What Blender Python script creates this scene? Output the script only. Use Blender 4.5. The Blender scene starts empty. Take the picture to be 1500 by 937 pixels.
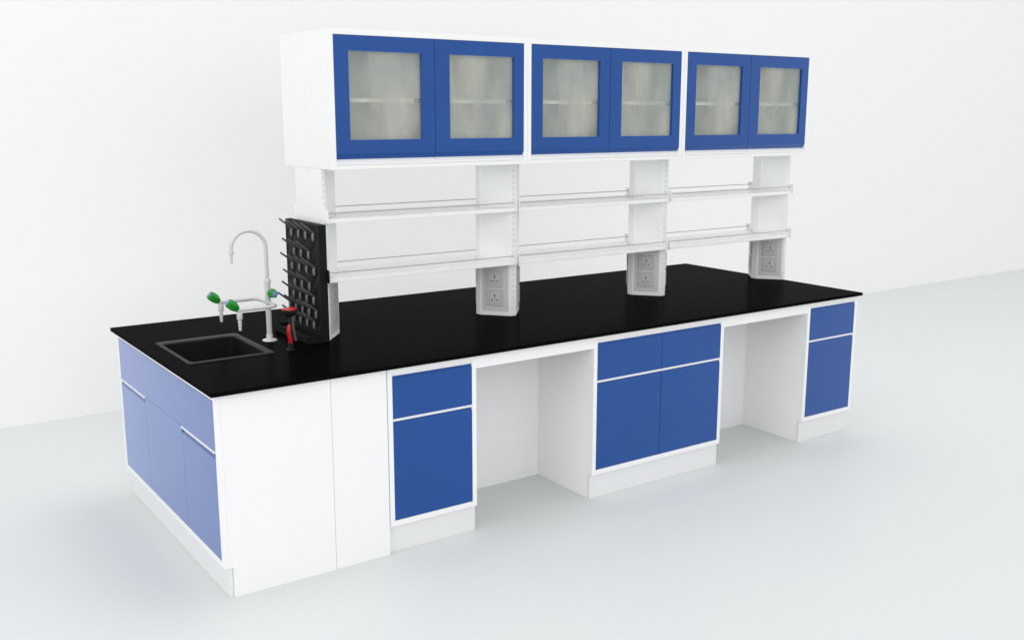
import bpy, bmesh, math, random
from mathutils import Vector, Matrix
random.seed(7)
sc = bpy.context.scene
COL = sc.collection

# ---------------------------------------------------------------- materials
def mat(name, color, rough=0.4, spec=0.5, metal=0.0, coat=0.0, bump=0.0, bscale=300.0, var=0.0, rvar=0.0, vscale=6.0):
    m = bpy.data.materials.new(name); m.use_nodes = True
    nt = m.node_tree; N = nt.nodes; L = nt.links
    b = N['Principled BSDF']
    b.inputs['Base Color'].default_value = (*color, 1)
    b.inputs['Roughness'].default_value = rough
    b.inputs['Specular IOR Level'].default_value = spec
    b.inputs['Metallic'].default_value = metal
    b.inputs['Coat Weight'].default_value = coat
    b.inputs['Coat Roughness'].default_value = 0.08
    tc = N.new('ShaderNodeTexCoord')
    if var or rvar:
        n = N.new('ShaderNodeTexNoise'); n.inputs['Scale'].default_value = vscale; n.inputs['Detail'].default_value = 4
        L.new(tc.outputs['Object'], n.inputs['Vector'])
        if var:
            mp = N.new('ShaderNodeMapRange'); L.new(n.outputs['Fac'], mp.inputs['Value'])
            mp.inputs['From Min'].default_value = .25; mp.inputs['From Max'].default_value = .75
            mp.inputs['To Min'].default_value = 1 - var; mp.inputs['To Max'].default_value = 1 + var
            mx = N.new('ShaderNodeVectorMath'); mx.operation = 'SCALE'
            mx.inputs[0].default_value = color; L.new(mp.outputs['Result'], mx.inputs['Scale'])
            L.new(mx.outputs['Vector'], b.inputs['Base Color'])
        if rvar:
            mp = N.new('ShaderNodeMapRange'); L.new(n.outputs['Fac'], mp.inputs['Value'])
            mp.inputs['From Min'].default_value = .25; mp.inputs['From Max'].default_value = .75
            mp.inputs['To Min'].default_value = max(.02, rough - rvar); mp.inputs['To Max'].default_value = rough + rvar
            L.new(mp.outputs['Result'], b.inputs['Roughness'])
    if bump:
        n = N.new('ShaderNodeTexNoise'); n.inputs['Scale'].default_value = bscale; n.inputs['Detail'].default_value = 2
        L.new(tc.outputs['Object'], n.inputs['Vector'])
        bp = N.new('ShaderNodeBump'); bp.inputs['Strength'].default_value = bump; bp.inputs['Distance'].default_value = .001
        L.new(n.outputs['Fac'], bp.inputs['Height']); L.new(bp.outputs['Normal'], b.inputs['Normal'])
    return m

M = {}
M['white'] = mat('white_powder_coat', (.90, .902, .905), .42, .4, bump=.03, bscale=500, var=.006)
M['shelf'] = mat('white_shelf_coat', (.94, .942, .944), .24, .5, var=.005)
M['plinth'] = mat('white_plinth_laminate', (.80, .81, .815), .5, .4, var=.006)
M['blue'] = mat('blue_powder_coat', (.002, .062, .282), .19, .5, var=.05, vscale=2)
def additive_blue():
    m = M['blue']; nt = m.node_tree; N = nt.nodes; L = nt.links
    b = N['Principled BSDF']; out = N['Material Output']
    d = N.new('ShaderNodeBsdfDiffuse'); g = N.new('ShaderNodeBsdfGlossy'); a = N.new('ShaderNodeAddShader')
    for sk, dk in (('Base Color', d.inputs['Color']), ('Normal', d.inputs['Normal']), ('Normal', g.inputs['Normal']), ('Roughness', g.inputs['Roughness'])):
        if b.inputs[sk].is_linked: L.new(b.inputs[sk].links[0].from_socket, dk)
    f = N.new('ShaderNodeLayerWeight'); f.inputs['Blend'].default_value = .5
    p = N.new('ShaderNodeMath'); p.operation = 'POWER'; p.inputs[1].default_value = 3.5
    q = N.new('ShaderNodeMath'); q.operation = 'ADD'; q.inputs[1].default_value = .038
    L.new(f.outputs['Facing'], p.inputs[0]); L.new(p.outputs[0], q.inputs[0]); L.new(q.outputs[0], g.inputs['Color'])
    L.new(d.outputs[0], a.inputs[0]); L.new(g.outputs[0], a.inputs[1]); L.new(a.outputs[0], out.inputs['Surface'])
    N.remove(b)
additive_blue()
M['alu'] = mat('white_aluminium_profile', (.84, .85, .87), .3, .5)
M['floor'] = mat('pale_floor', (.70, .722, .724), .5, .35, var=.006, vscale=.7)
M['wall'] = mat('plain_wall', (.915, .914, .912), .8, .2, var=.004, vscale=.4)
M['panel'] = mat('pale_grey_panel', (.87, .883, .89), .4, .4)
M['panel_shade'] = mat('shaded_panel_grey', (.62, .625, .635), .42, .4)  # cover panel colour darkened: shade above the worktop put into it
M['socket'] = mat('grey_socket_plastic', (.52, .525, .535), .38, .4)
M['socket_in'] = mat('grey_socket_insert', (.57, .575, .585), .35, .4)
M['hole'] = mat('dark_hole', (.012, .012, .013), .7, .1)
M['slot'] = mat('slot_shadow_grey', (.50, .51, .52), .7, .1)
M['steel'] = mat('brushed_steel_rod', (.46, .45, .46), .35, .5, metal=.6)
M['sink'] = mat('black_polypropylene', (.006, .0062, .0064), .6, .15, var=.1, vscale=20)
M['rim'] = mat('dark_grey_sink_rim', (.021, .0215, .022), .55, .2, var=.06, vscale=20)
M['ptop'] = mat('white_enamel_pipe', (.66, .66, .665), .25, .5)
M['green'] = mat('green_valve_plastic', (.005, .26, .012), .35, .5)
M['cap'] = mat('pale_blue_cap', (.17, .27, .55), .35, .5)
M['red'] = mat('red_plastic', (.50, .008, .012), .3, .5)
M['blackp'] = mat('black_plastic', (.009, .010, .011), .45, .35)
M['rack'] = mat('black_rack_plastic', (.0055, .006, .0068), .6, .16, bump=.05, bscale=200)
M['peg'] = mat('dark_grey_peg_plastic', (.08, .083, .088), .45, .4)
M['lobe'] = mat('peg_plastic_lit', (.19, .195, .20), .45, .4)  # peg plastic again, paler: light caught by the feet painted in
M['lever'] = mat('brown_grey_lever', (.095, .088, .078), .5, .3)
M['inner'] = mat('cabinet_interior', (.90, .90, .88), .5, .3)
M['shelf_dark'] = mat('dark_shelf_end', (.10, .095, .095), .6, .3)  # colour imitates the dim shelf end behind the glass

def worktop_mat():
    m = bpy.data.materials.new('black_epoxy_resin'); m.use_nodes = True
    nt = m.node_tree; N = nt.nodes; L = nt.links
    N.remove(N['Principled BSDF']); out = N['Material Output']
    tc = N.new('ShaderNodeTexCoord')
    n = N.new('ShaderNodeTexNoise'); n.inputs['Scale'].default_value = 9; n.inputs['Detail'].default_value = 6
    L.new(tc.outputs['Object'], n.inputs['Vector'])
    mr = N.new('ShaderNodeMapRange'); L.new(n.outputs['Fac'], mr.inputs['Value'])
    mr.inputs['To Min'].default_value = .17; mr.inputs['To Max'].default_value = .25
    d = N.new('ShaderNodeBsdfDiffuse'); d.inputs['Color'].default_value = (.0028, .0028, .0028, 1)
    g = N.new('ShaderNodeBsdfGlossy'); g.inputs['Color'].default_value = (1, 1, 1, 1)
    L.new(mr.outputs['Result'], g.inputs['Roughness'])
    lw = N.new('ShaderNodeLayerWeight'); lw.inputs['Blend'].default_value = .12
    mr2 = N.new('ShaderNodeMapRange'); L.new(lw.outputs['Fresnel'], mr2.inputs['Value'])
    mr2.inputs['From Min'].default_value = 0; mr2.inputs['From Max'].default_value = .4
    mr2.inputs['To Min'].default_value = .0015; mr2.inputs['To Max'].default_value = .029
    mx = N.new('ShaderNodeMixShader'); L.new(mr2.outputs['Result'], mx.inputs['Fac'])
    L.new(d.outputs[0], mx.inputs[1]); L.new(g.outputs[0], mx.inputs[2]); L.new(mx.outputs[0], out.inputs['Surface'])
    return m
M['worktop'] = worktop_mat()

def glass_mat():
    m = bpy.data.materials.new('frosted_grey_glass'); m.use_nodes = True
    nt = m.node_tree; N = nt.nodes; L = nt.links
    N.remove(N['Principled BSDF']); out = N['Material Output']
    tc = N.new('ShaderNodeTexCoord')
    mp = N.new('ShaderNodeMapping'); mp.inputs['Scale'].default_value = (1.0, 1.0, .55)
    L.new(tc.outputs['Object'], mp.inputs['Vector'])
    n = N.new('ShaderNodeTexNoise'); n.inputs['Scale'].default_value = 7; n.inputs['Detail'].default_value = 1.5
    L.new(mp.outputs['Vector'], n.inputs['Vector'])
    mr = N.new('ShaderNodeMapRange'); L.new(n.outputs['Fac'], mr.inputs['Value'])
    mr.inputs['From Min'].default_value = .3; mr.inputs['From Max'].default_value = .7
    mr.inputs['To Min'].default_value = .14; mr.inputs['To Max'].default_value = .48
    t = N.new('ShaderNodeBsdfTransparent'); t.inputs['Color'].default_value = (.95, .965, .94, 1)
    d = N.new('ShaderNodeBsdfDiffuse')
    n2 = N.new('ShaderNodeTexNoise'); n2.inputs['Scale'].default_value = 4.3; n2.inputs['Detail'].default_value = 2
    mp2 = N.new('ShaderNodeMapping'); mp2.inputs['Location'].default_value = (3.1, 0, 1.7); mp2.inputs['Scale'].default_value = (1.5, 1, .6)
    L.new(tc.outputs['Object'], mp2.inputs['Vector']); L.new(mp2.outputs['Vector'], n2.inputs['Vector'])
    cr = N.new('ShaderNodeValToRGB'); L.new(n2.outputs['Fac'], cr.inputs['Fac'])  # warm and cool smears painted in to imitate blurred reflections
    cr.color_ramp.elements[0].position = .35; cr.color_ramp.elements[0].color = (.46, .51, .48, 1)
    cr.color_ramp.elements[1].position = .65; cr.color_ramp.elements[1].color = (.66, .65, .58, 1)
    L.new(cr.outputs['Color'], d.inputs['Color'])
    mx = N.new('ShaderNodeMixShader'); L.new(mr.outputs['Result'], mx.inputs['Fac'])
    L.new(t.outputs[0], mx.inputs[1]); L.new(d.outputs[0], mx.inputs[2])
    g = N.new('ShaderNodeBsdfGlossy'); g.inputs['Roughness'].default_value = .25
    mx2 = N.new('ShaderNodeMixShader'); mx2.inputs['Fac'].default_value = .05
    L.new(mx.outputs[0], mx2.inputs[1]); L.new(g.outputs[0], mx2.inputs[2]); L.new(mx2.outputs[0], out.inputs['Surface'])
    return m
M['glass'] = glass_mat()

# ---------------------------------------------------------------- mesh helpers
def box(bm, x0, x1, y0, y1, z0, z1, bev=0.0, mi=0, seg=1):
    vs = [bm.verts.new((x, y, z)) for x in (x0, x1) for y in (y0, y1) for z in (z0, z1)]
    F = [(0, 1, 3, 2), (4, 6, 7, 5), (0, 4, 5, 1), (2, 3, 7, 6), (0, 2, 6, 4), (1, 5, 7, 3)]
    fs = [bm.faces.new([vs[i] for i in f]) for f in F]
    for f in fs: f.material_index = mi
    if bev:
        es = list({e for f in fs for e in f.edges})
        r = bmesh.ops.bevel(bm, geom=es, offset=bev, segments=seg, affect='EDGES', profile=.5, material=mi)
    return vs

def prism(bm, pts, z0, z1, mi=0, bev=0.0):
    """pts: ccw list of (x,y)"""
    lo = [bm.verts.new((x, y, z0)) for x, y in pts]; hi = [bm.verts.new((x, y, z1)) for x, y in pts]
    n = len(pts); fs = [bm.faces.new(lo[::-1]), bm.faces.new(hi)]
    for i in range(n): fs.append(bm.faces.new((lo[i], lo[(i+1) % n], hi[(i+1) % n], hi[i])))
    for f in fs: f.material_index = mi
    if bev:
        es = list({e for f in fs for e in f.edges})
        bmesh.ops.bevel(bm, geom=es, offset=bev, segments=1, affect='EDGES', profile=.5, material=mi)
    return fs

def xprism(bm, prof, x0, x1, mi=0):
    """profile of (y,z) points swept along x"""
    a = [bm.verts.new((x0, y, z)) for y, z in prof]; b = [bm.verts.new((x1, y, z)) for y, z in prof]
    n = len(prof); bm.faces.new(a); bm.faces.new(b[::-1])
    for i in range(n): bm.faces.new((a[i], b[i], b[(i+1) % n], a[(i+1) % n]))
    bmesh.ops.recalc_face_normals(bm, faces=bm.faces[:])

def yprism(bm, prof, y0, y1):
    """profile of (x,z) points swept along y"""
    a = [bm.verts.new((x, y0, z)) for x, z in prof]; b = [bm.verts.new((x, y1, z)) for x, z in prof]
    n = len(prof); bm.faces.new(a); bm.faces.new(b[::-1])
    for i in range(n): bm.faces.new((a[i], b[i], b[(i+1) % n], a[(i+1) % n]))
    bmesh.ops.recalc_face_normals(bm, faces=bm.faces[:])

def tube(bm, pts, r, n=16, mi=0, cap=True):
    pts = [Vector(p) for p in pts]; rs = r if isinstance(r, (list, tuple)) else [r] * len(pts)
    rings = []; up = None
    for i, p in enumerate(pts):
        t = (pts[min(i+1, len(pts)-1)] - pts[max(i-1, 0)]).normalized()
        if up is None:
            up = Vector((0, 0, 1)) if abs(t.z) < .9 else Vector((0, 1, 0))
        u = (up - t * up.dot(t)).normalized(); v = t.cross(u); up = u
        rings.append([bm.verts.new(p + (u * math.cos(2*math.pi*k/n) + v * math.sin(2*math.pi*k/n)) * rs[i]) for k in range(n)])
    for a, b in zip(rings, rings[1:]):
        for k in range(n):
            f = bm.faces.new((a[k], a[(k+1) % n], b[(k+1) % n], b[k])); f.material_index = mi
    if cap:
        bm.faces.new(rings[0][::-1]).material_index = mi; bm.faces.new(rings[-1]).material_index = mi

def lathe(bm, prof, c, axis=(0, 0, 1), n=28, mi=0, mod=None):
    """prof: (radius, height) along axis from c; mod(k,n,h)->radius factor"""
    c = Vector(c); ax = Vector(axis).normalized()
    u = ax.orthogonal().normalized(); v = ax.cross(u); rings = []
    for r, h in prof:
        ring = []
        for k in range(n):
            f = mod(k, n, h) if mod else 1
            a = 2*math.pi*k/n
            ring.append(bm.verts.new(c + ax*h + (u*math.cos(a) + v*math.sin(a)) * max(r*f, 1e-5)))
        rings.append(ring)
    for a, b in zip(rings, rings[1:]):
        for k in range(n):
            f = bm.faces.new((a[k], a[(k+1) % n], b[(k+1) % n], b[k])); f.material_index = mi
    bm.faces.new(rings[0][::-1]).material_index = mi; bm.faces.new(rings[-1]).material_index = mi

def rrect(x0, x1, y0, y1, r, n=6):
    out = []
    for cx, cy, a0 in ((x1-r, y1-r, 0), (x0+r, y1-r, 90), (x0+r, y0+r, 180), (x1-r, y0+r, 270)):
        for k in range(n+1):
            a = math.radians(a0 + 90*k/n); out.append((cx + r*math.cos(a), cy + r*math.sin(a)))
    return out

def loft(bm, loops, cap_last=True, cap_first=False):
    rings = [[bm.verts.new(p) for p in lp] for lp in loops]
    n = len(rings[0])
    for a, b in zip(rings, rings[1:]):
        for k in range(n): bm.faces.new((a[k], a[(k+1) % n], b[(k+1) % n], b[k]))
    if cap_last: bm.faces.new(rings[-1])
    if cap_first: bm.faces.new(rings[0][::-1])

def window_frame(bm, x0, x1, z0, z1, a0, a1, b0, b1, y0, y1):
    """slab y0..y1 spanning x0..x1,z0..z1 with a rectangular hole"""
    O = [(x0, z0), (x1, z0), (x1, z1), (x0, z1)]; I = [(a0, b0), (a1, b0), (a1, b1), (a0, b1)]
    g = {}
    for nm, P in (('o', O), ('i', I)):
        for s, y in (('f', y0), ('b', y1)): g[nm+s] = [bm.verts.new((x, y, z)) for x, z in P]
    for k in range(4):
        j = (k+1) % 4
        bm.faces.new((g['of'][k], g['of'][j], g['if'][j], g['if'][k]))
        bm.faces.new((g['ob'][j], g['ob'][k], g['ib'][k], g['ib'][j]))
        bm.faces.new((g['of'][j], g['of'][k], g['ob'][k], g['ob'][j]))
        bm.faces.new((g['if'][k], g['if'][j], g['ib'][j], g['ib'][k]))
    bmesh.ops.recalc_face_normals(bm, faces=bm.faces[:])

ORG = {}
def part(name, bm, m, parent=None, smooth=False, label=None):
    mats = m if isinstance(m, (list, tuple)) else [m]
    org = ORG.get(parent.name, Vector()) if parent else Vector()
    for v in bm.verts: v.co -= org
    me = bpy.data.meshes.new(name); bm.to_mesh(me); bm.free()
    for k in mats: me.materials.append(M[k])
    if smooth:
        me.polygons.foreach_set('use_smooth', [True]*len(me.polygons))
        me.set_sharp_from_angle(angle=math.radians(38))
    o = bpy.data.objects.new(name, me); COL.objects.link(o)
    if parent: o.parent = parent
    ORG[o.name] = org
    if label: o['label'] = label
    return o

def thing(name, loc, label, cat, group=None):
    o = bpy.data.objects.new(name, None); COL.objects.link(o)
    o.empty_display_size = .1
    o.location = loc; o['label'] = label; o['category'] = cat
    if group: o['group'] = group
    ORG[o.name] = Vector(loc)
    return o

def tagmesh(o, label, cat, group=None):
    o['label'] = label; o['category'] = cat
    if group: o['group'] = group

def copy_tree(o, dx, label=None, parent=None):
    c = o.copy(); COL.objects.link(c)
    if parent: c.parent = parent
    else:
        c.location = o.location + Vector((dx, 0, 0)); c['label'] = label
    for ch in list(o.children): copy_tree(ch, 0, None, c)
    return c

NB = bmesh.new
# ---------------------------------------------------------------- dimensions (metres)
L, D, H, T = 3.929, 1.481, .85, .0174
HB = H - T                                  # underside of worktop
XE, YF = .0225, .0212                       # end face, long front face
CY = D / 2

# ---------------------------------------------------------------- setting
bm = NB(); box(bm, -14, 40, -16, 3.0, -.1, 0)
o = part('floor', bm, 'floor'); o['kind'] = 'structure'
bm = NB(); box(bm, -14, 40, 3.0, 3.15, -.1, 7)
o = part('wall', bm, 'wall'); o['kind'] = 'structure'

# ---------------------------------------------------------------- worktop with sink cut-out
bm = NB()
hx0, hx1, hy0, hy1 = .088, .440, .512, .955
O = [(0, 0), (L, 0), (L, D), (0, D)]; I = [(hx0, hy0), (hx1, hy0), (hx1, hy1), (hx0, hy1)]
def ring(P, z): return [bm.verts.new((x, y, z)) for x, y in P]
def off(P, d): return [(P[0][0]+d, P[0][1]+d), (P[1][0]-d, P[1][1]+d), (P[2][0]-d, P[2][1]-d), (P[3][0]+d, P[3][1]-d)]
loops = [ring(I, HB), ring(off(O, .001), HB), ring(O, HB+.001), ring(O, H-.0015), ring(off(O, .0015), H), ring(I, H)]
for a, b in zip(loops, loops[1:] + loops[:1]):
    for k in range(4): bm.faces.new((a[k], a[(k+1) % 4], b[(k+1) % 4], b[k]))
bmesh.ops.recalc_face_normals(bm, faces=bm.faces[:])
o = part('worktop', bm, 'worktop')
tagmesh(o, 'long black worktop slab lying across all the white and blue base cabinets', 'worktop')

# ---------------------------------------------------------------- sink
sink = thing('sink', (.268, .744, H), 'black rectangular sink sunk into the black worktop below the gooseneck tap', 'sink')
bm = NB(); z = lambda P, h: [(x, y, h) for x, y in P]
ox0, ox1, oy0, oy1 = .0757, .461, .4953, .9924
ix0, ix1, iy0, iy1 = .0962, .428, .522, .942
lp = [z(rrect(ox0, ox1, oy0, oy1, .016), H+.0004), z(rrect(ox0+.001, ox1-.001, oy0+.001, oy1-.001, .016), H+.0035),
      z(rrect(ox0+.003, ox1-.003, oy0+.003, oy1-.003, .015), H+.0048), z(rrect(ix0-.006, ix1+.006, iy0-.006, iy1+.006, .026), H+.0048),
      z(rrect(ix0-.002, ix1+.002, iy0-.002, iy1+.002, .026), H+.0035), z(rrect(ix0, ix1, iy0, iy1, .026), H-.002),
      z(rrect(ix0+.012, ix1-.012, iy0+.012, iy1-.012, .03), H-.22), z(rrect(ix0+.03, ix1-.03, iy0+.03, iy1-.03, .03), H-.245)]
loft(bm, lp[5:])
part('basin', bm, 'sink', sink, smooth=True)
bm = NB(); loft(bm, lp[:6], cap_last=False)
part('rim', bm, 'rim', sink, smooth=True)
bm = NB(); lathe(bm, [(.03, 0), (.03, .003), (.022, .004), (.02, .001)], (.262, .732, H-.2448))
part('drain', bm, 'steel', sink, smooth=True)

# ---------------------------------------------------------------- sink (end) cabinet
sk = thing('sink_cabinet', (.39, CY, 0), 'blue-fronted sink cabinet with white side panels filling the near end of the bench', 'cabinet')
yb0, yb1 = .0536, 1.436                      # blue field
xs = .0587                                   # end of toe notch
bm = NB()
fy0, fy1 = YF, D-YF
box(bm, XE, XE+.02, fy0, yb0-.001, .125, HB, .0012)
box(bm, XE, XE+.02, yb1+.001, fy1, .125, HB, .0012)
box(bm, XE, XE+.02, yb0-.001, yb1+.001, .125, .1495, .0012)
box(bm, XE, XE+.02, yb0-.001, yb1+.001, .806, HB, .0012)
box(bm, XE+.02, XE+.03, fy0, fy1, .13, HB)   # backing behind the fronts
part('front_frame', bm, 'white', sk)
bm = NB(); box(bm, .0414, xs-.0012, .0342, D-.0342, 0, .1245, .0008)
part('plinth', bm, 'plinth', sk)
bm = NB()                                    # near side panel with toe notch, L-shaped
P = [(XE+.0205, .1255), (xs, .1255), (xs, 0), (.4985, 0), (.4985, HB), (XE+.0205, HB)]
yprism(bm, P, YF+.0002, YF+.018)
part('side_panel', bm, 'white', sk)
bm = NB(); yprism(bm, [(x, zz) for x, zz in P], D-YF-.018, D-YF-.0002)
part('side_panel', bm, 'white', sk)
bm = NB(); box(bm, .5005, .7553, YF+.0004, YF+.018, 0, HB, .0008)
box(bm, .7373, .7553, YF+.018, D-YF-.018, 0, HB)
box(bm, .5005, .7553, D-YF-.018, D-YF, 0, HB, .0008)
part('filler_panel', bm, 'white', sk)
def xface(prof, y0, y1):                      # front on the end face: profile (depth, z)
    b = NB(); yprism(b, [(XE+d, zz) for d, zz in prof], y0, y1); return b
part('apron_panel', xface([(.0008, .6015), (.0185, .6015), (.0185, .8045), (.0008, .8045)], yb0, yb1), 'blue', sk)
part('centre_panel', xface([(.0008, .151), (.0185, .151), (.0185, .6003), (.0008, .6003)], .4715, 1.0115), 'blue', sk)
for y0, y1 in ((yb0, .4703), (1.0127, yb1)):
    d = part('door', xface([(.0008, .151), (.0185, .151), (.0185, .588), (.012, .588), (.0012, .571), (.0008, .569)], y0, y1), 'blue', sk)
    part('handle', xface([(-.0042, .5935), (-.0042, .6005), (-.003, .6012), (.018, .6012), (.018, .597), (-.002, .596), (-.0025, .5935)], y0+.001, y1-.001), 'alu', d)

# ---------------------------------------------------------------- front base cabinets
def base_cabinet(x0, x1, ncol, label):
    t = thing('base_cabinet', ((x0+x1)/2, CY, 0), label, 'cabinet', 'blue-fronted base cabinets along the front')
    fb = .0235; a, b = x0+fb, x1-fb
    bm = NB()
    P = [(YF+.0197, .1252), (.0575, .1252), (.0575, 0), (D-.0575, 0), (D-.0575, .1252), (D-YF, .1252), (D-YF, HB), (YF+.0197, HB)]
    xprism(bm, P, x0, x1)                                         # carcass body with toe notches
    part('carcass', bm, 'white', t)
    bm = NB()
    box(bm, x0, a-.001, YF, YF+.0195, .125, HB, .0012)
    box(bm, b+.001, x1, YF, YF+.0195, .125, HB, .0012)
    box(bm, a-.001, b+.001, YF, YF+.0195, .125, .150, .0012)
    box(bm, a-.001, b+.001, YF, YF+.0195, .8085, HB, .0012)
    part('front_frame', bm, 'white', t)
    bm = NB(); box(bm, x0+.0002, x1-.0002, YF+.019, .0563, 0, .1247, .0008)
    part('plinth', bm, 'plinth', t)
    w = (b-a)/ncol
    for k in range(ncol):
        p0, p1 = a+k*w+(.0014 if k else 0.0005), a+(k+1)*w-(.0014 if k < ncol-1 else .0005)
        for nm, zl, zh in (('drawer', .6085, .7935), ('door', .1515, .5925)):
            bm = NB()
            xprism(bm, [(YF+.0006, zl+.0008), (YF+.0014, zl), (YF+.018, zl), (YF+.018, zh+.002), (YF+.0095, zh), (YF+.0012, zh-.011), (YF+.0006, zh-.0125)], p0, p1)
            d = part(nm, bm, 'blue', t)
            bm = NB()
            zt = .8078 if nm == 'drawer' else .6082
            xprism(bm, [(YF+.0188, zh+.0025), (YF+.0105, zh+.0012), (YF+.004, zh+.0035), (YF+.0008, zh+.0075), (YF+.0005, zt-.001), (YF+.0015, zt), (YF+.0188, zt)], p0, p1)
            part('handle', bm, 'alu', d, smooth=True)
    return t
base_cabinet(.7596, 1.2055, 1, 'narrow white base cabinet with one blue drawer and door, between filler panel and knee space')
base_cabinet(1.8863, 2.7826, 2, 'widest white base cabinet with two blue drawers over two doors, between the knee spaces')
base_cabinet(3.4648, 3.9118, 1, 'narrow white base cabinet with blue drawer and door at the far right end')

def knee(x0, x1, label):
    t = thing('knee_space_panel', ((x0+x1)/2, .25, 0), label, 'panel', 'knee spaces under the worktop')
    bm = NB(); box(bm, x0, x1, YF+.0006, YF+.018, .7722, HB, .0008)
    part('apron_rail', bm, 'white', t)
    bm = NB(); box(bm, x0, x1, .474, .492, 0, HB)
    part('back_panel', bm, 'white', t)
knee(1.2055, 1.8863, 'white apron rail and back panel of the knee space left of the double cabinet')
knee(2.7826, 3.4648, 'white apron rail and back panel of the knee space right of the double cabinet')

# ---------------------------------------------------------------- service columns
ZC = 1.6405
HX, HY, SF, SS = .1255, .1455, .0165, .0185
PX = (.7515, 1.811, 2.871, 3.9315)
def column(cx, sides, label):
    t = thing('service_column', (cx, CY, H), label, 'column', 'white service columns standing on the worktop')
    t['kind'] = 'thing'
    full = len(sides) == 2
    # body polygon
    R = [(cx+SF, CY-HY), (cx+HX, CY-SS), (cx+HX, CY+SS), (cx+SF, CY+HY)]
    Lf = [(cx-SF, CY+HY), (cx-HX, CY+SS), (cx-HX, CY-SS), (cx-SF, CY-HY)]
    if full: poly = R + Lf
    elif sides == (1,): poly = [(cx+.0022, CY-HY)] + R + [(cx+.0022, CY+HY)]
    else: poly = Lf + [(cx-.0022, CY-HY), (cx-.0022, CY+HY)]
    bm = NB()
    prism(bm, poly, H, ZC-.0005, bev=.0018)
    # slots in the posts, a groove between the two columns of slots
    zs = [1.6 - .0295*k for k in range(25)]
    for s in sides:
        for ys, y1 in ((CY-HY-.0004, CY-HY+.004), (CY+HY-.004, CY+HY+.0004)):
            for q in zs:
                x = cx + s*.0088
                box(bm, x-.0011, x+.0011, ys, y1, q-.0065, q+.0065, mi=1)
    if full:
        box(bm, cx-.0006, cx+.0006, CY-HY-.0003, CY-HY+.003, H+.003, ZC-.002, mi=1)
        box(bm, cx-.0006, cx+.0006, CY+HY-.003, CY+HY+.0003, H+.003, ZC-.002, mi=1)
        for s in (1, -1):                      # rolled edges on the side strips
            for yy in (CY-.0085, CY+.0085):
                box(bm, cx+s*HX-.001, cx+s*HX+.0012, yy-.0012, yy+.0012, H+.0005, ZC-.001)
    part('post', bm, ('white', 'slot'), t)
    if not full:                               # two cover plates with a seam on the flat end
        s = -sides[0]
        for y0, y1 in ((CY-HY, CY-.0008), (CY+.0008, CY+HY)):
            bm = NB(); box(bm, min(cx, cx+s*-.002), max(cx, cx+s*-.002), y0, y1, H, ZC-.0005)
            part('end_plate', bm, 'white', t)
    # angled service faces
    for s in sides:
        for q in (-1, 1):
            A = Vector((cx+s*HX, CY+q*SS, 0)); B = Vector((cx+s*SF, CY+q*HY, 0))
            u = (B-A).normalized(); n = Vector((s*HY, q*HX, 0)); n = (n - u*n.dot(u)).normalized()
            fl = (B-A).length
            def face_box(bm, u0, u1, z0, z1, d0, d1, bev=0, mi=0):
                vs0 = len(bm.verts)
                old = set(bm.verts)
                box(bm, u0, u1, d0, d1, z0, z1, bev, mi)
                for v in bm.verts:
                    if v not in old:
                        c = v.co.copy(); w = A + u*c.x + n*c.y; v.co = (w.x, w.y, c.z)
            k = fl/.1675
            for nm, z0, z1, mm in (('cover_panel', 1.1345, 1.619, 'panel'), ('shaded_lower_panel', .8735, 1.1335, 'panel_shade')):  # lower part of the cover panel, greyer to paint in shade
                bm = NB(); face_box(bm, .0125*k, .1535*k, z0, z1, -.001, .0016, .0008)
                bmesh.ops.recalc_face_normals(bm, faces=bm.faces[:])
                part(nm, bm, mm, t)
            for zc in (.947, 1.0465):
                bm = NB(); face_box(bm, .034*k, .126*k, zc-.0435, zc+.0435, .0012, .0072, .0016)
                bmesh.ops.recalc_face_normals(bm, faces=bm.faces[:])
                pl = part('socket', bm, 'socket', t)
                bm = NB(); face_box(bm, .0562*k, .1052*k, zc-.0238, zc+.0238, .0068, .0084, .0006)
                bmesh.ops.recalc_face_normals(bm, faces=bm.faces[:])
                part('insert', bm, 'socket_in', pl)
                bm = NB()
                for u0, u1, z0, z1 in ((.0784, .0840, .008, .0165), (.0793, .0831, -.001, .008), (.0607, .0722, -.0155, -.0115), (.0886, .1001, -.0155, -.0115), (.0795, .0817, -.0145, -.009)):
                    face_box(bm, u0*k, u1*k, zc+z0, zc+z1, .007, .0087, mi=0)
                bmesh.ops.recalc_face_normals(bm, faces=bm.faces[:])
                part('pin_holes', bm, 'hole', pl)
    return t
column(PX[0], (1,), 'white half column with flat side standing behind the black drying rack')
c2 = column(PX[1], (1, -1), 'white service column with sockets, the first to the right of the black drying rack')
copy_tree(c2, PX[2]-PX[1], 'white service column with sockets, between the middle and right bays of shelves')
column(PX[3], (-1,), 'white half column with sockets at the far right end of the worktop')

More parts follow.
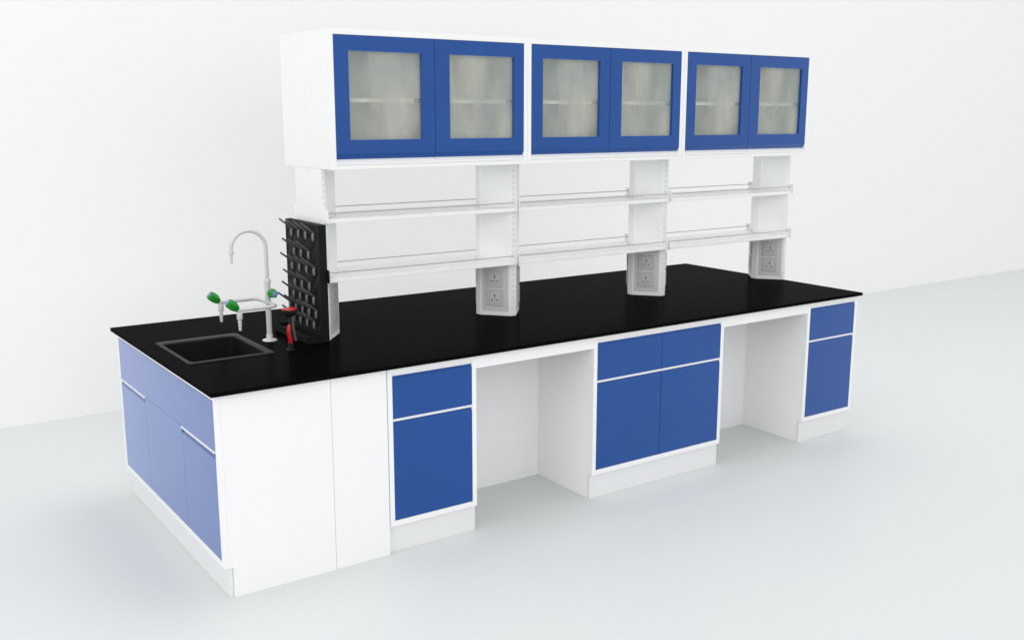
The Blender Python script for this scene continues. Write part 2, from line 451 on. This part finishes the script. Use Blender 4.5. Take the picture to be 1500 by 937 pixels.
# ---------------------------------------------------------------- open shelves
def shelf(zrod, label):
    x0, x1 = PX[0]+.0075, PX[1]-.0055
    t = thing('open_shelf', ((x0+x1)/2, CY, zrod-.044), label, 'shelf', 'white open shelves between the columns')
    zt, zb = zrod-.0255, zrod-.0445
    yf, yb = .570, D-.570
    g = .004
    def edge(cx, s):                           # outline that clears the angled column
        return [(cx+s*(SF+g), CY-HY-g+.002), (cx+s*(HX+g), CY-SS), (cx+s*(HX+g), CY+SS), (cx+s*(SF+g), CY+HY+g-.002)]
    Lp, Rp = edge(PX[0], 1), edge(PX[1], -1)
    P = [(x0+.003, yf), (x1-.003, yf), (x1-.003, CY-HY-g+.002)] + Rp + [(x1-.003, CY+HY+g-.002), (x1-.003, yb), (x0+.003, yb), (x0+.003, CY+HY+g-.002)] + Lp[::-1] + [(x0+.003, CY-HY-g+.002)]
    bm = NB(); prism(bm, P, zb, zt)
    bmesh.ops.recalc_face_normals(bm, faces=bm.faces[:])
    be = [e for e in bm.edges if abs(e.verts[0].co.y-e.verts[1].co.y) < 1e-6 and abs(e.verts[0].co.x-e.verts[1].co.x) > .5]
    bmesh.ops.bevel(bm, geom=be, offset=.002, segments=2, affect='EDGES', profile=.5)
    part('tray', bm, 'shelf', t)
    for yy in (.578, D-.578):
        bm = NB(); tube(bm, [(x0+.003, yy, zrod), (x1-.003, yy, zrod)], .0023, 10)
        part('guard_rod', bm, 'steel', t, smooth=True)
    for xx in (x0, x1-.0035):
        for y0, y1 in ((.555, .603), (D-.603, D-.555)):
            bm = NB(); box(bm, xx, xx+.0035, y0, y1, zb-.001, zrod+.0165, .0008)
            part('bracket', bm, 'shelf', t)
    return t
su = shelf(1.4405, 'upper open shelf with guard rods in the left bay beside the black drying rack')
sl = shelf(1.1675, 'lower open shelf with guard rods in the left bay beside the black drying rack')
for k, w in ((1, 'middle'), (2, 'right')):
    copy_tree(su, PX[k]-PX[0], 'upper open shelf with guard rods under the %s glazed cabinet' % w)
    copy_tree(sl, PX[k]-PX[0], 'lower open shelf with guard rods under the %s glazed cabinet' % w)

# ---------------------------------------------------------------- glazed top cabinets
YU, YM, YR = .475, CY, 1.006
ZT = 2.2435
def top_cabinet():
    x0, x1 = PX[0]+.0003, PX[1]-.0006
    t = thing('glazed_cabinet', ((x0+x1)/2, CY, ZC), 'white cabinet with two blue framed glass doors, the nearest one above the drying rack', 'cabinet', 'glazed cabinets on top of the columns')
    f = .022
    bm = NB()
    ymid = YM-.0008
    box(bm, x0, x0+f, YU, ymid, ZC, ZT, .001)
    box(bm, x1-f, x1, YU, ymid, ZC, ZT, .001)
    box(bm, x0+f, x1-f, YU, ymid, ZT-f-.0005, ZT, .001)
    box(bm, x0+f, x1-f, YU+.0012, ymid, ZC, 1.6605, .001)
    box(bm, x0+f, x1-f, YU+.0002, YU+.03, 1.6612, 1.6715, .0008)
    box(bm, x0+f, x1-f, .712, ymid-.001, 1.6605, ZT-f)
    part('carcass', bm, 'white', t)
    bm = NB(); box(bm, x0, x1, YM+.0008, YR, ZC, ZT, .001)
    part('rear_half', bm, 'white', t)
    bm = NB(); box(bm, x0+f, x1-f, YU+.035, .712, 1.9345, 1.9525)
    sh = part('inner_shelf', bm, 'inner', t)
    a, b = x0+f+.0008, x1-f-.0008; m = (a+b)/2
    for p0, p1, g0, g1 in ((a, m-.0012, .845, 1.2125), (m+.0012, b, 1.3625, 1.7295)):
        g0 += -.0003; g1 += .0002
        bm = NB()
        window_frame(bm, p0, p1, 1.7085, ZT-f-.0015, g0, g1, 1.7708, 2.1535, YU+.0005, YU+.0195)
        xprism(bm, [(YU+.0005, 1.7085), (YU+.0195, 1.7085), (YU+.0195, 1.6868), (YU+.0155, 1.6862)], p0, p1)
        d = part('door', bm, 'blue', t)
        bm = NB(); box(bm, g0-.004, g1+.004, YU+.0165, YU+.0205, 1.7668, 2.1575)
        part('glass_pane', bm, 'glass', d)
        bm = NB(); box(bm, g1-.026, g1+.034, YU+.028, YU+.0348, 1.9335, 1.9535, .001)  # block added only to darken the shelf's right end, no real fitting
        part('shelf_end_dark', bm, 'shelf_dark', sh)
        bm = NB()
        xprism(bm, [(YU+.005, 1.6722), (YU+.014, 1.6722), (YU+.0195, 1.6855), (YU+.0145, 1.6852), (YU+.006, 1.6770)], p0, p1)
        part('handle', bm, 'alu', d)
    return t
tc = top_cabinet()
copy_tree(tc, PX[1]-PX[0], 'white cabinet with two blue framed glass doors, the middle one of the row')
copy_tree(tc, PX[2]-PX[0], 'white cabinet with two blue framed glass doors, farthest right of the row')

# ---------------------------------------------------------------- drying rack
rk = thing('drying_rack', (.70, .755, H), 'black peg drying rack standing on the worktop against the end column', 'drying rack')
ZR = 1.392
bm = NB()
ny, nz = 76, 108
y0r, y1r, z0r, z1r = .565, .944, .852, ZR
def wave(y, zz):
    e = min(1, max(0, (y-.578)/.012)) * min(1, max(0, (.936-y)/.012)) * min(1, max(0, (zz-.905)/.02)) * min(1, max(0, (1.385-zz)/.015))
    ph = (zz + .62*(y-.6))/.0755
    s = .5+.5*math.sin(2*math.pi*ph)
    w = .5+.5*math.sin(2*math.pi*(y-.60)/.0805)
    return .0048*e*(s**1.5)*(.35+.65*w)
front = [[bm.verts.new((.715+wave(y0r+(y1r-y0r)*i/ny, z0r+(z1r-z0r)*j/nz), y0r+(y1r-y0r)*i/ny, z0r+(z1r-z0r)*j/nz)) for i in range(ny+1)] for j in range(nz+1)]
back = [[bm.verts.new((.7505, y, zz)) for y in (.563, .962)] for zz in (z0r, z1r)]
for j in range(nz):
    for i in range(ny): bm.faces.new((front[j][i], front[j+1][i], front[j+1][i+1], front[j][i+1]))
bm.faces.new((back[0][0], back[0][1], back[1][1], back[1][0]))
bm.faces.new([back[1][0], back[1][1]] + front[nz][::-1])
bm.faces.new([back[0][1], back[0][0]] + front[0])
bm.faces.new([back[0][0], back[1][0]] + [front[j][0] for j in range(nz, -1, -1)])
bm.faces.new([back[1][1], back[0][1]] + [front[j][ny] for j in range(nz+1)])
bmesh.ops.recalc_face_normals(bm, faces=bm.faces[:])
bd = part('board', bm, 'rack', rk, smooth=True)
bm = NB(); box(bm, .746, .7505, .5435, .5635, 1.127, 1.186, .001)
part('hook', bm, 'rack', rk)
bm = NB()                                     # drip tray: floor, three rims
box(bm, .6435, .7145, .5635, .9555, .8505, .868, .002)
box(bm, .6435, .6475, .5635, .9555, .866, .887, .001)
box(bm, .648, .7145, .951, .9555, .866, .887, .001)
box(bm, .648, .7145, .5635, .568, .866, .887, .001)
box(bm, .709, .7145, .5685, .9505, .866, .8905, .001)
part('drip_tray', bm, 'rack', rk)
rows = [(1.351, [.863, .7815, .700, .618]), (1.2618, [.8395, .7585, .676]), (1.191, [.8685, .785, .703, .620]),
        (1.1148, [.843, .7615, .6776]), (1.0538, [.863, .789, .712, .636]), (.9915, [.917, .842, .767, .692, .6155]), (.9378, [.872, .795, .7185, .642])]
dirp = Vector((-.0633, 0, .051))
for zz, ys in rows:
    for y in ys:
        bm = NB()
        p0 = Vector((.7185, y, zz-.001)); p1 = Vector((.715, y, zz)) + dirp
        n = 6
        tube(bm, [p0, p1-dirp.normalized()*.003, p1], [.0052, .0042, .0022], 12, mi=0)
        # rounded foot hanging below the peg
        tube(bm, [(.7175, y, zz+.004), (.7125, y, zz), (.7108, y, zz-.008), (.7108, y, zz-.024), (.7125, y, zz-.031), (.7175, y, zz-.0345)], [.003, .0058, .0066, .0066, .0055, .002], 12, mi=1)
        part('peg', bm, ('peg', 'lobe'), rk, smooth=True)

# ---------------------------------------------------------------- laboratory tap
fx, fy = .5375, .757
tp = thing('gooseneck_tap', (fx, fy, H), 'white laboratory gooseneck tap with three green knobs standing behind the sink', 'tap')
bm = NB(); lathe(bm, [(.034, 0), (.034, .003), (.030, .0065), (.017, .009), (.0155, .010), (.0155, .027), (.0145, .0285)], (fx, fy, H))
part('flange', bm, 'ptop', tp, smooth=True)
bm = NB(); tube(bm, [(fx, fy, H+.012), (fx, fy, 1.1225)], .0127, 24)
tube(bm, [(fx, fy+.001, 1.0785), (fx, fy-.03, 1.0785)], .0095, 20)
part('pole', bm, 'ptop', tp, smooth=True)
bm = NB(); lathe(bm, [(.0115, -.001), (.0152, .0005), (.0158, .004), (.0158, .015), (.0148, .0195), (.0095, .021)], (fx, fy, 1.117))
part('collar', bm, 'ptop', tp, smooth=True)
bm = NB(); R = .0815
pts = [(fx, fy, 1.13), (fx, fy, 1.2), (fx, fy, 1.26)] + [(fx-R+R*math.cos(math.radians(a)), fy, 1.285+R*math.sin(math.radians(a))) for a in range(0, 181, 9)] + [(fx-2*R, fy, 1.272)]
tube(bm, pts, .0087, 18)
part('gooseneck', bm, 'ptop', tp, smooth=True)
def nozzle(c, ztop, zcol, ztip, rc, rb):
    """collar then barbs, hanging down; heights are absolute"""
    pr = [(rc*.55, 0), (rc*.93, .0012), (rc, .004), (rc, ztop-zcol-.002), (rc*.93, ztop-zcol)]
    h = ztop-zcol; ln = zcol-ztip; nb = 3
    pr.append((rb*.78, h+.0005)); 
    for i in range(nb):
        a = h + ln*(.16+.27*i); k = 1-.12*i
        pr += [(rb*.76*k, a), (rb*1.0*k, a+ln*.06), (rb*.98*k, a+ln*.13), (rb*.76*k, a+ln*.22)]
    pr += [(rb*.66, ztop-ztip)]
    b = NB(); lathe(b, pr, (c[0], c[1], ztop), (0, 0, -1), 24); return b
part('nozzle', nozzle((fx-2*R, fy), 1.2805, 1.2625, 1.2205, .0112, .0072), 'ptop', tp, smooth=True)
ARM = ((.645, .358), (.886, .357))
zb_ = 1.030
def bend(p, q, r, n=6):
    return p
rr = .035
bm = NB()
y0a, y1a = ARM[0][0], ARM[1][0]
pts = [(ARM[0][1], y0a, zb_), (fx-rr-.05, y0a, zb_)] + [(fx-rr+rr*math.sin(math.radians(a)), y0a+rr-rr*math.cos(math.radians(a)), zb_) for a in range(0, 91, 10)]
pts += [(fx-rr+rr*math.cos(math.radians(a)), y1a-rr+rr*math.sin(math.radians(a)), zb_) for a in range(0, 91, 10)] + [(fx-rr-.05, y1a, zb_), (ARM[1][1], y1a, zb_)]
tube(bm, pts, .0088, 18)
part('side_arm', bm, 'ptop', tp, smooth=True)
def knob(base, axis, ln=.056, r=.0212):
    ax = Vector(axis).normalized(); b = NB()
    md = lambda k, n, h: 1 + (.09*math.cos(5*2*math.pi*k/n) if h > .012 else .0)
    pr = [(.0085, -.004), (r*.62, 0), (r*.80, .008), (r*.92, .016), (r*.97, .026), (r*.95, ln*.72), (r*.86, ln*.9), (r*.74, ln)]
    lathe(b, pr, base, ax, 48, mod=md)
    kn = part('knob', b, 'green', tp, smooth=True)
    b = NB(); lathe(b, [(r*.60, -.002), (r*.60, .0012), (r*.52, .0022)], Vector(base)+ax*ln, ax, 24)
    part('cap', b, 'cap', kn, smooth=True)
for ya, xa in ARM:
    bm = NB(); lathe(bm, [(.0088, -.012), (.0112, -.008), (.0118, 0), (.0108, .009), (.0075, .014)], (xa, ya, zb_), (-.78, 0, .62), 20)
    part('valve_body', bm, 'ptop', tp, smooth=True)
    knob((xa-.007, ya, zb_+.005), (-.78, 0, .62), ln=.056)
    bm_ = nozzle((xa+.001, ya), 1.022, .988, .938, .0128, .0096)
    part('nozzle', bm_, 'ptop', tp, smooth=True)
knob((fx, fy-.024, 1.0785), (.12, -1, 0), ln=.05)

# ---------------------------------------------------------------- eyewash
ex, ey = .5415, .520
ew = thing('eyewash', (ex, ey, H), 'red and black hand-held eyewash standing upright before the drying rack', 'eyewash')
bm = NB(); lathe(bm, [(.019, 0), (.019, .0025), (.015, .0045), (.0115, .005), (.0115, .031), (.009, .033)], (ex, ey, H))
part('base', bm, 'blackp', ew, smooth=True)
bm = NB()
tube(bm, [(ex+.0005, ey, .878), (ex+.0005, ey, .8815), (ex-.001, ey, .9), (ex-.0055, ey, .92), (ex-.0062, ey, .938), (ex-.004, ey, .953), (ex-.0025, ey, .962), (ex-.002, ey, .966)], [.0088, .0100, .0098, .0092, .0092, .0085, .0066, .0045], 20)
part('grip', bm, 'red', ew, smooth=True)
bm = NB(); tube(bm, [(ex-.002, ey, .96), (ex-.0015, ey, 1.005)], .0042, 14)
lathe(bm, [(.010, 0), (.021, .005), (.0295, .0125), (.0338, .021), (.0350, .029), (.0352, .034), (.0335, .0352)], (ex, ey, 1.000), n=36)
part('bowl', bm, 'blackp', ew, smooth=True)
bm = NB(); lathe(bm, [(.0342, 0), (.0342, .0022), (.031, .0042), (.020, .0060), (.008, .0066)], (ex, ey, 1.0345), n=36)
part('dust_cap', bm, 'red', ew, smooth=True)
bm = NB()
cl = [(.0085, 1.000), (.0105, .97), (.0125, .94), (.0165, .91), (.0215, .889)]
w = .0062
A_ = []; 
for dx, zz in cl:
    A_.append([bm.verts.new((ex+dx+sx*w+.003, ey+sy*.0025-.006+ (0.006 if sx>0 else 0), zz)) for sx, sy in ((-1, -1), (1, -1), (1, 1), (-1, 1))])
for a, b in zip(A_, A_[1:]):
    for k in range(4): bm.faces.new((a[k], a[(k+1) % 4], b[(k+1) % 4], b[k]))
bm.faces.new(A_[0][::-1]); bm.faces.new(A_[-1])
bmesh.ops.recalc_face_normals(bm, faces=bm.faces[:])
part('lever', bm, 'lever', ew)

# ---------------------------------------------------------------- light, camera
w = bpy.data.worlds.new('World'); sc.world = w; w.use_nodes = True
bg = w.node_tree.nodes['Background']
bg.inputs['Color'].default_value = (1.0, 1.0, .998, 1); bg.inputs['Strength'].default_value = 1.03

def area(name, loc, target, size, power, color=(1, 1, 1)):
    l = bpy.data.lights.new(name, 'AREA'); l.energy = power; l.size = size; l.shape = 'SQUARE'; l.color = color
    o = bpy.data.objects.new(name, l); COL.objects.link(o); o.location = loc
    o.rotation_euler = (Vector(target)-Vector(loc)).to_track_quat('-Z', 'Y').to_euler()
    return o
area('fill_lamp', (-1.0, -8.5, 3.2), (2.2, .5, .7), 4.5, 60)  # unseen lamp added in front to brighten columns and knee spaces
area('fill_lamp', (-6.5, -3.0, 2.6), (.8, .8, 1.1), 4.0, 85)  # unseen lamp added at the left to lift end face and columns
area('fill_lamp', (2.5, 2.2, 9.0), (2.5, 1.9, 0), 6.0, 190)  # unseen overhead lamp added to brighten the wall behind the bench

cam = bpy.data.cameras.new('camera'); co = bpy.data.objects.new('camera', cam); COL.objects.link(co)
cam.sensor_fit = 'HORIZONTAL'; cam.sensor_width = 36; cam.lens = 36*1487.25/1500; cam.clip_end = 200
co.location = (-1.1866, -3.6765, 1.876); co.rotation_euler = (1.3726, -.0009, -.6102)
sc.camera = co
sc.view_settings.view_transform = 'Standard'; sc.view_settings.look = 'None'
sc.view_settings.exposure = 0; sc.view_settings.gamma = 1
sc.cycles.use_denoising = True
sc.cycles.max_bounces = 12; sc.cycles.diffuse_bounces = 6; sc.cycles.transparent_max_bounces = 16
